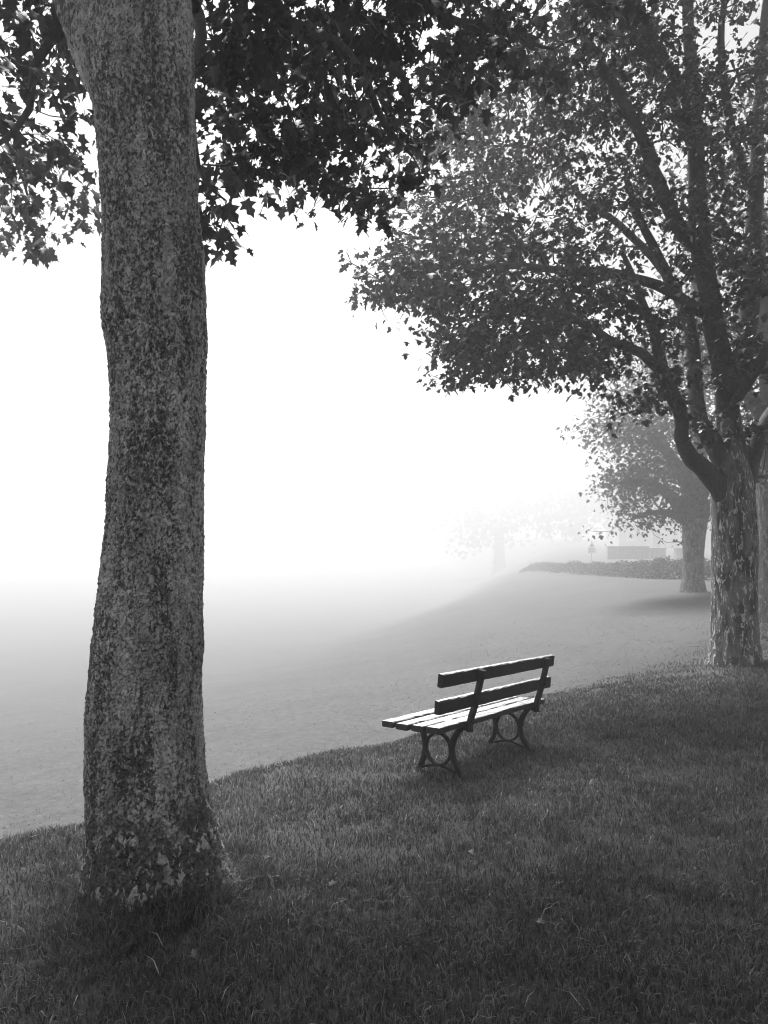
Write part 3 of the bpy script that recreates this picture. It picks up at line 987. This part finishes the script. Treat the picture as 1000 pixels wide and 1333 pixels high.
# ------------------------------------------------------------------ park bench
def build_bench():
    O = Vector((0.6227, 5.5325, -1.845 + EYE))
    yaw, p, ro = 0.9206, -0.0594, -0.0462
    u = Vector((math.cos(yaw) * math.cos(p), math.sin(yaw) * math.cos(p), math.sin(p)))
    z = Vector((0, 0, 1))
    z = (z - u * z.dot(u)).normalized()
    w = z.cross(u)
    w, z = w * math.cos(ro) + z * math.sin(ro), z * math.cos(ro) - w * math.sin(ro)
    root = empty("park_bench", O)
    m = Matrix((u, w, z)).transposed().to_4x4()
    m.translation = O
    root.matrix_world = m
    tag(root, "old dark slatted park bench on iron ring-pattern legs, facing the field", "bench")

    b = NB("weathered_painted_wood")
    v = b.coord((1.2, 14, 14))
    n = b.noise(v, 6, 5, 0.65)
    chip = b.ramp(b.noise(b.coord((2, 9, 9)), 9, 4, 0.6), [(0.62, 0.0), (0.66, 1.0)])
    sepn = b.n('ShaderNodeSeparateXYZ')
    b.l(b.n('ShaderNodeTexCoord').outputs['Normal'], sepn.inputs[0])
    topf = b.ramp(sepn.outputs['Z'], [(0.55, 0.0), (0.8, 1.0)])     # upper faces, paled below to paint in the bright sky's reflection
    sky_sheen = b.math('MULTIPLY', topf, b.ramp(b.noise(b.coord((1.5, 10, 10)), 5, 4, 0.6), [(0.36, 0.1), (0.5, 1.0)]))
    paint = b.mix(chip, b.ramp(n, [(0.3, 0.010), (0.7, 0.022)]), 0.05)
    b.color(b.mix(sky_sheen, paint, b.ramp(n, [(0.3, 0.55), (0.7, 0.72)])))
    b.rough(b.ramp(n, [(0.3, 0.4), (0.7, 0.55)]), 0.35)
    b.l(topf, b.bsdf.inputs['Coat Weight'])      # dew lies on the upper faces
    b.bsdf.inputs['Coat Roughness'].default_value = 0.22
    b.bump(n, 0.25, 0.004)
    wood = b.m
    c = NB("cast_iron")
    n = c.noise(c.coord(), 60, 4)
    c.color(c.ramp(n, [(0.3, 0.010), (0.7, 0.028)])).rough(0.55, 0.25)
    c.bump(n, 0.4, 0.003)
    iron = c.m

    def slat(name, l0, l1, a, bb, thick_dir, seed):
        """a board from l0 to l1 whose cross-section runs a -> bb (w,h), thickness along thick_dir; weathered, chamfered edges"""
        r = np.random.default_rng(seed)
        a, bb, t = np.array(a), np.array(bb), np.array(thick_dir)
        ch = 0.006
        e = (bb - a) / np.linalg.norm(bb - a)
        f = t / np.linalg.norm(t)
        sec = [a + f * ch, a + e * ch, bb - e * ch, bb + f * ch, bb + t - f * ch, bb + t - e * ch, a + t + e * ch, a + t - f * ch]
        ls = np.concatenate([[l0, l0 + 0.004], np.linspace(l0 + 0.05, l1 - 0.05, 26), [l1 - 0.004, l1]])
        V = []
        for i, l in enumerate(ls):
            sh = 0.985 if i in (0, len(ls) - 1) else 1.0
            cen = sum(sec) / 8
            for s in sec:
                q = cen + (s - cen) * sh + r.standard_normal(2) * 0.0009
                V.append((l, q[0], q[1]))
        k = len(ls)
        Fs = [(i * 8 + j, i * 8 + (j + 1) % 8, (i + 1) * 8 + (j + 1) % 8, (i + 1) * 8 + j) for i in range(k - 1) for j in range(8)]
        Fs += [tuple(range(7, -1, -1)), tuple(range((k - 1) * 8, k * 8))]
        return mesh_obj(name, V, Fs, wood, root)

    hs, t, D = 0.427, 0.045, 0.503
    wd = 0.104
    gap = (D - 4 * wd) / 3
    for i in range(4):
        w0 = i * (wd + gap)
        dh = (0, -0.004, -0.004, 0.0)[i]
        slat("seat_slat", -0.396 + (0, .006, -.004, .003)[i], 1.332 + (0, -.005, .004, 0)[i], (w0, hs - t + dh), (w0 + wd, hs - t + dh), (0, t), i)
    # two back boards, leaning back
    for (w_t, h_t, w_b, h_b, l0, l1, s) in ((-0.1105, 0.817, -0.0987, 0.721, -0.4945, 1.317, 11), (-0.0752, 0.629, -0.0664, 0.533, -0.49, 1.313, 12)):
        slat("back_slat", l0, l1, (w_b, h_b), (w_t, h_t), (0.042, 0.005), s)

    def bar(path, wid, thk, l):
        """flat bar swept along a (w,h) path; wid across the bench end, thk in the plane"""
        P = np.array(path, float)
        T = np.gradient(P, axis=0)
        T /= np.linalg.norm(T, axis=1)[:, None]
        N = np.stack([-T[:, 1], T[:, 0]], 1)
        th = np.broadcast_to(np.asarray(thk, float), (len(P),))
        V = []
        for i in range(len(P)):
            for (sl, sn) in ((-.5, -.3), (-.3, -.5), (.3, -.5), (.5, -.3), (.5, .3), (.3, .5), (-.3, .5), (-.5, .3)):
                q = P[i] + N[i] * sn * th[i]
                V.append((l + sl * wid, q[0], q[1]))
        k = len(P)
        Fs = [(i * 8 + j, (i + 1) * 8 + j, (i + 1) * 8 + (j + 1) % 8, i * 8 + (j + 1) % 8) for i in range(k - 1) for j in range(8)]
        Fs += [tuple(range(8)), tuple(range(k * 8 - 1, (k - 1) * 8 - 1, -1))]
        return V, Fs

    def curve(pts, n=18):
        P, _ = smooth_path([(a, 0, b_) for a, b_ in pts], np.zeros(len(pts)), 0.02, np.random.default_rng(0), 0)
        return [(q[0], q[2]) for q in P]

    for l in (0.0, 1.1215):
        V, Fs = bar([(-0.03, 0.366), (0.1, 0.366), (0.25, 0.364), (0.40, 0.364), (0.47, 0.366)], 0.04, 0.03, l)
        fr = mesh_obj("end_frame", V, Fs, iron, root)
        V, Fs = bar(curve([(0.455, -0.03), (0.45, 0.0), (0.415, 0.06), (0.385, 0.13), (0.378, 0.2), (0.395, 0.28), (0.43, 0.36)]), 0.046, 0.038, l)
        mesh_obj("leg", V, Fs, iron, fr)
        V, Fs = bar(curve([(0.02, -0.03), (0.045, 0.0), (0.085, 0.06), (0.125, 0.13), (0.138, 0.2), (0.115, 0.28), (0.06, 0.36)]), 0.046, 0.042, l)
        mesh_obj("leg", V, Fs, iron, fr)
        ring = [(0.258 + 0.112 * math.cos(a), 0.185 + 0.118 * math.sin(a)) for a in np.linspace(0, 2 * math.pi, 41)]
        V, Fs = bar(ring, 0.04, 0.021, l)
        mesh_obj("ring", V, Fs, iron, fr)
        V, Fs = bar(curve([(0.445, 0.012), (0.36, 0.045), (0.258, 0.062), (0.16, 0.045), (0.055, 0.012)]), 0.03, 0.018, l)
        mesh_obj("stretcher", V, Fs, iron, fr)
        V, Fs = bar(curve([(-0.018, 0.345), (-0.026, 0.42), (-0.062, 0.53), (-0.097, 0.66), (-0.135, 0.805)]), 0.054, 0.042, l)
        mesh_obj("back_post", V, Fs, iron, fr)
        for (ww, hh) in ((-0.125, 0.775), (-0.088, 0.585)):
            Vb, Fb = bar([(ww - 0.024, hh), (ww - 0.004, hh + 0.001)], 0.02, 0.02, l)
            mesh_obj("bolt", Vb, Fb, iron, fr)
    return root


build_bench()


# ------------------------------------------------------------------ things along the far side
def box_v(x0, x1, y0, y1, z0, z1, o=(0, 0, 0)):
    V = [(x - o[0], y - o[1], z - o[2]) for z in (z0, z1) for y in (y0, y1) for x in (x0, x1)]
    return V, [(0, 2, 3, 1), (4, 5, 7, 6), (0, 1, 5, 4), (2, 6, 7, 3), (0, 4, 6, 2), (1, 3, 7, 5)]


def box(name, x0, x1, y0, y1, z0, z1, mat, parent):
    V, Fs = box_v(x0, x1, y0, y1, z0, z1)
    return mesh_obj(name, V, Fs, mat, parent)


def build_hedge():
    r = np.random.default_rng(40)
    path = np.array([(15.5, 24.5), (12.6, 28.5), (11.9, 33.0), (11.8, 40.0), (12.2, 52.0), (13.2, 70.0)])
    t = np.linspace(0, 1, len(path))
    n = 22000
    s = r.random(n) ** 1.5
    cx = np.interp(s, t, path[:, 0])
    cy = np.interp(s, t, path[:, 1])
    a = r.random(n) * math.pi
    rad = 0.6 + 0.45 * r.random(n)
    hh = 0.95 + 0.5 * vnoise(s * 25, s * 0 + 3) + 0.25 * vnoise(s * 90, s * 0 + 3)
    hh = hh * (1 - 0.55 * s)
    x = cx + np.cos(a) * rad * 0.55
    z = ground_z(x, cy) + np.sin(a) ** 0.6 * rad * hh
    pos = np.stack([x, cy + r.standard_normal(n) * 0.1, z], 1)
    ax, side, nor = leaf_frames(n, np.zeros((n, 3)), r, 0.4)
    Vt, Tt = leaf_template(L_HALF)
    size = 0.07 + 0.06 * r.random(n)
    V = (pos[:, None, :] + size[:, None, None] * (Vt[None, :, 0:1] * ax[:, None, :] + Vt[None, :, 1:2] * side[:, None, :] + Vt[None, :, 2:3] * nor[:, None, :])).reshape(-1, 3)
    T = (np.arange(n)[:, None, None] * len(Vt) + Tt[None]).reshape(-1, 3)
    root = empty("hedge", (11.9, 33.0, float(ground_z(11.9, 33.0))))
    tag(root, "low dark hedge running back from the hazy drooping tree towards the sign", "hedge")
    f = fast_mesh("foliage", V, T, mat_leaf("hedge_leaf", 0.04, 0.07, 0.2, 0.8, 0.1))
    f['kind'] = 'stuff'
    under(f, root)
    # stems
    VV, FF, off = [], [], 0
    ch = []
    for i in range(70):
        q = (i + .5) / 70
        px_, py_ = np.interp(q, t, path[:, 0]), np.interp(q, t, path[:, 1])
        g = float(ground_z(px_, py_))
        b0 = np.array([px_, py_, g - .05])
        ch.append((np.array([b0, b0 + [r.normal() * .1, r.normal() * .1, .35], b0 + [r.normal() * .3, r.normal() * .2, .75]]), np.array([.025, .018, .006])))
    V, Q = tubes(ch, lambda q: 5)
    st = fast_mesh("stem", V, Q, M_TWIG)
    st['kind'] = 'stuff'
    under(st, root)


build_hedge()


def build_sign():
    d = 58.0
    c = at(770.5, 713, d)
    g = float(ground_z(c[0], d))
    root = empty("warning_sign", (float(c[0]), d, g))
    tag(root, "white triangular warning sign above a rectangular plate, on a thin post in the fog", "sign")
    grey = mat_plain("galvanised_steel", 0.3, 0.5)
    white = mat_plain("sign_white", 0.82, 0.4, 0.4, 0.04)
    mid = mat_plain("sign_grey", 0.4, 0.5, 0.4, 0.05)
    s = d / F
    ch = [(np.array([[0, .03, -.1], [0, .03, .5], [0, .03, float(c[2] - g) + 9 * s]]), np.array([.035] * 3))]
    V, Q = tubes(ch, lambda q: 10)
    p = fast_mesh("post", V, Q, grey, root, smooth=True)
    zc = float(c[2] - g)
    V, Fs = box_v(-5.6 * s, 5.6 * s, -.02, 0, zc - 7 * s, zc + 0.2 * s)
    pl = mesh_obj("plate", V, Fs, white, root)
    for k, (hw, zz) in enumerate(((3.6, -2.0), (3.0, -4.9))):
        V, Fs = box_v(-hw * s, hw * s, -.024, -.0205, zc + (zz - .45) * s, zc + (zz + .45) * s)
        mesh_obj("print_line", V, Fs, mid, pl)
    def tri(name, k, y0, y1, mat, par):
        cz = zc + 3.2 * s
        pts = [(-4.0 * k * s, -2.6 * k * s), (4.0 * k * s, -2.6 * k * s), (0, 5.4 * k * s)]
        V = [(x, y, cz + z) for y in (y0, y1) for x, z in pts]
        return mesh_obj(name, V, [(0, 1, 2), (5, 4, 3), (0, 3, 4, 1), (1, 4, 5, 2), (2, 5, 3, 0)], mat, par)
    tp = tri("triangle_plate", 1.0, -.02, 0, white, root)
    tri("triangle_panel", 0.5, -.024, -.0205, mid, tp)


build_sign()


def build_wall():
    stone = mat_plain("garden_stone", 0.25, 0.85, 0.3, 0.35, 5, 0.5)
    cap = mat_plain("coping_stone", 0.25, 0.85, 0.3, 0.3, 5, 0.3)
    d = 60.0
    def pillar(px0, px1, top, label):
        x0, x1 = at(px0, 0, d)[0], at(px1, 0, d)[0]
        g = float(ground_z((x0 + x1) / 2, d))
        zt = at(0, top, d)[2]
        root = empty("gate_pillar", ((x0 + x1) / 2, d + .3, g))
        tag(root, label, "gate pillar", "gate pillars")
        w = (x1 - x0) / 2
        V, Fs = box_v(-w, w, -.3, .3, -.2, zt - g - .1)
        mesh_obj("shaft", V, Fs, stone, root)
        V, Fs = box_v(-w - .05, w + .05, -.35, .35, zt - g - .097, zt - g)
        mesh_obj("cap", V, Fs, cap, root)
    pillar(848, 867, 713, "square stone gate pillar at the end of the garden wall")
    pillar(881, 897, 713, "square stone gate pillar mostly behind the hazy tree's trunk")
    x0, x1 = at(792, 0, d)[0], at(847, 0, d)[0]
    g = float(ground_z(x1, d))
    root = empty("garden_wall", (float(x0 + x1) / 2, d + .3, g))
    tag(root, "low stone garden wall behind the hedge, in the fog", "wall")
    V, Fs = box_v(-(x1 - x0) / 2, (x1 - x0) / 2 - .06, -.18, .18, -.3, 0.95)
    mesh_obj("wall_face", V, Fs, stone, root)
    V, Fs = box_v(-(x1 - x0) / 2, (x1 - x0) / 2 - .06, -.23, .23, 0.953, 1.03)
    mesh_obj("coping", V, Fs, cap, root)


build_wall()


def build_house():
    d = 100.0
    g = float(ground_z(38, d))
    x0, x1 = at(806, 0, d)[0], at(1030, 0, d)[0]
    root = empty("house", (float(x0 + x1) / 2, d, g))
    tag(root, "long rendered house with white window frames, faint behind the hazy trees", "house")
    W = (x1 - x0) / 2
    render_m = mat_plain("house_render", 0.5, 0.85, 0.2, 0.12, 1.5)
    white = mat_plain("window_white", 0.8, 0.5, 0.4, 0.05)
    pane_m = mat_plain("window_pane", 0.5, 0.08, 0.5, 0.1)
    roof_m = mat_plain("slate", 0.1, 0.6, 0.4, 0.3, 6, 0.5)
    V, Fs = box_v(-W, W, 0, 6, -.2, 5.6)
    mesh_obj("wall", V, Fs, render_m, root)
    V = [(-W - .2, -.3, 5.603), (W + .2, -.3, 5.603), (W + .2, 6.3, 5.603), (-W - .2, 6.3, 5.603), (-W - .2, 3, 8.2), (W + .2, 3, 8.2)]
    rf = mesh_obj("roof", V, [(0, 1, 5, 4), (2, 3, 4, 5), (0, 4, 3), (1, 2, 5), (3, 2, 1, 0)], roof_m, root)
    for cx_ in (-W * .45, W * .4):
        V, Fs = box_v(cx_ - .4, cx_ + .4, 2.6, 3.4, 7.2, 9.2)
        mesh_obj("chimney", V, Fs, render_m, rf)
    mid = (x0 + x1) / 2
    for px in (821, 889, 960):
        cx_ = float(at(px, 0, d)[0] - mid)
        for z0 in (0.95, 3.6):
            V, Fs = box_v(cx_ - .5, cx_ + .5, -.05, .05, z0, z0 + 1.3)
            fr = mesh_obj("window", V, Fs, white, root)
            for sx in (-1, 1):
                V, Fs = box_v(cx_ + sx * .23 - .18, cx_ + sx * .23 + .18, -.056, -.045, z0 + .1, z0 + 1.2)
                mesh_obj("pane", V, Fs, pane_m, fr)
            V, Fs = box_v(cx_ - .6, cx_ + .6, -.12, -.003, z0 - .1, z0 - .004)
            mesh_obj("sill", V, Fs, white, fr)
    cx_ = float(at(855, 0, d)[0] - mid)
    V, Fs = box_v(cx_ - .5, cx_ + .5, -.04, .04, 0, 2.1)
    dr = mesh_obj("door", V, Fs, mat_plain("door_paint", 0.12, 0.4), root)
    V, Fs = box_v(cx_ + .34, cx_ + .40, -.09, -.041, 1.0, 1.08)
    mesh_obj("handle", V, Fs, white, dr)


build_house()


# ------------------------------------------------------------------ litter in the grass
def build_litter():
    r = np.random.default_rng(77)
    Vt, Tt = leaf_template(H_HALF, 0.5, 0.35, 0.35)
    me = bpy.data.meshes.new("fallen_leaf")
    me.from_pydata([tuple(v) for v in Vt], [], [tuple(map(int, t)) for t in Tt])
    me.materials.append(mat_plain("dry_leaf", 0.10, 0.6))
    for (px, py) in ((346, 1128), (612, 1118), (815, 1012), (430, 1160), (700, 1210), (255, 1255), (905, 1150), (520, 1075)):
        d = 1.43 / ((py - 690) / 970 - 0.075)
        x = (px - 500) / 970 * d
        o = bpy.data.objects.new("fallen_leaf", me)
        o.location = (x, d, float(ground_z(x, d)) + 0.035)
        o.rotation_euler = (r.normal() * 0.4, r.normal() * 0.4, r.random() * 6.28)
        k = 0.035 + 0.02 * r.random()
        o.scale = (k, k, k)
        COL.objects.link(o)
        tag(o, "small dry fallen leaf caught in the dark grass", "leaf", "fallen leaves in the grass")
    pts = []
    for (px, py) in ((134, 1171), (150, 1173), (170, 1176), (184, 1179), (199, 1179)):
        d = 1.43 / ((py - 690) / 970 - 0.075)
        x = (px - 500) / 970 * d
        pts.append((x, d, float(ground_z(x, d)) + 0.05))
    P, R = smooth_path(pts, [.003, .0045, .004, .0035, .002], 0.02, r, 0.002)
    c = np.mean(P, axis=0)
    V, Q = tubes([(P - c, R)], lambda q: 6)
    o = fast_mesh("fallen_twig", V, Q, mat_plain("dry_twig", 0.25, 0.7), smooth=True)
    o.location = c
    tag(o, "thin pale fallen twig lying at the foot of the scaly trunk", "twig")


build_litter()

# ------------------------------------------------------------------ fog
hz = NB("fog_air")
hz.t.nodes.remove(hz.bsdf)
pv = hz.n('ShaderNodeVolumePrincipled')
pv.inputs['Color'].default_value = (0.97, 0.97, 0.97, 1)
pv.inputs['Density'].default_value = FOG_DENSITY
pv.inputs['Anisotropy'].default_value = FOG_G
pv.inputs['Density Attribute'].default_value = ""
hz.l(pv.outputs[0], hz.out.inputs['Volume'])
V, Fs = box_v(-300, 300, -290, 305, -17.0, 14.5)
hazeo = mesh_obj("haze", V, Fs, hz.m)
hz.m.cycles.volume_sampling = 'DISTANCE'
hazeo['kind'] = 'stuff'
tag(hazeo, "thick white morning fog filling the air over the field", "fog")
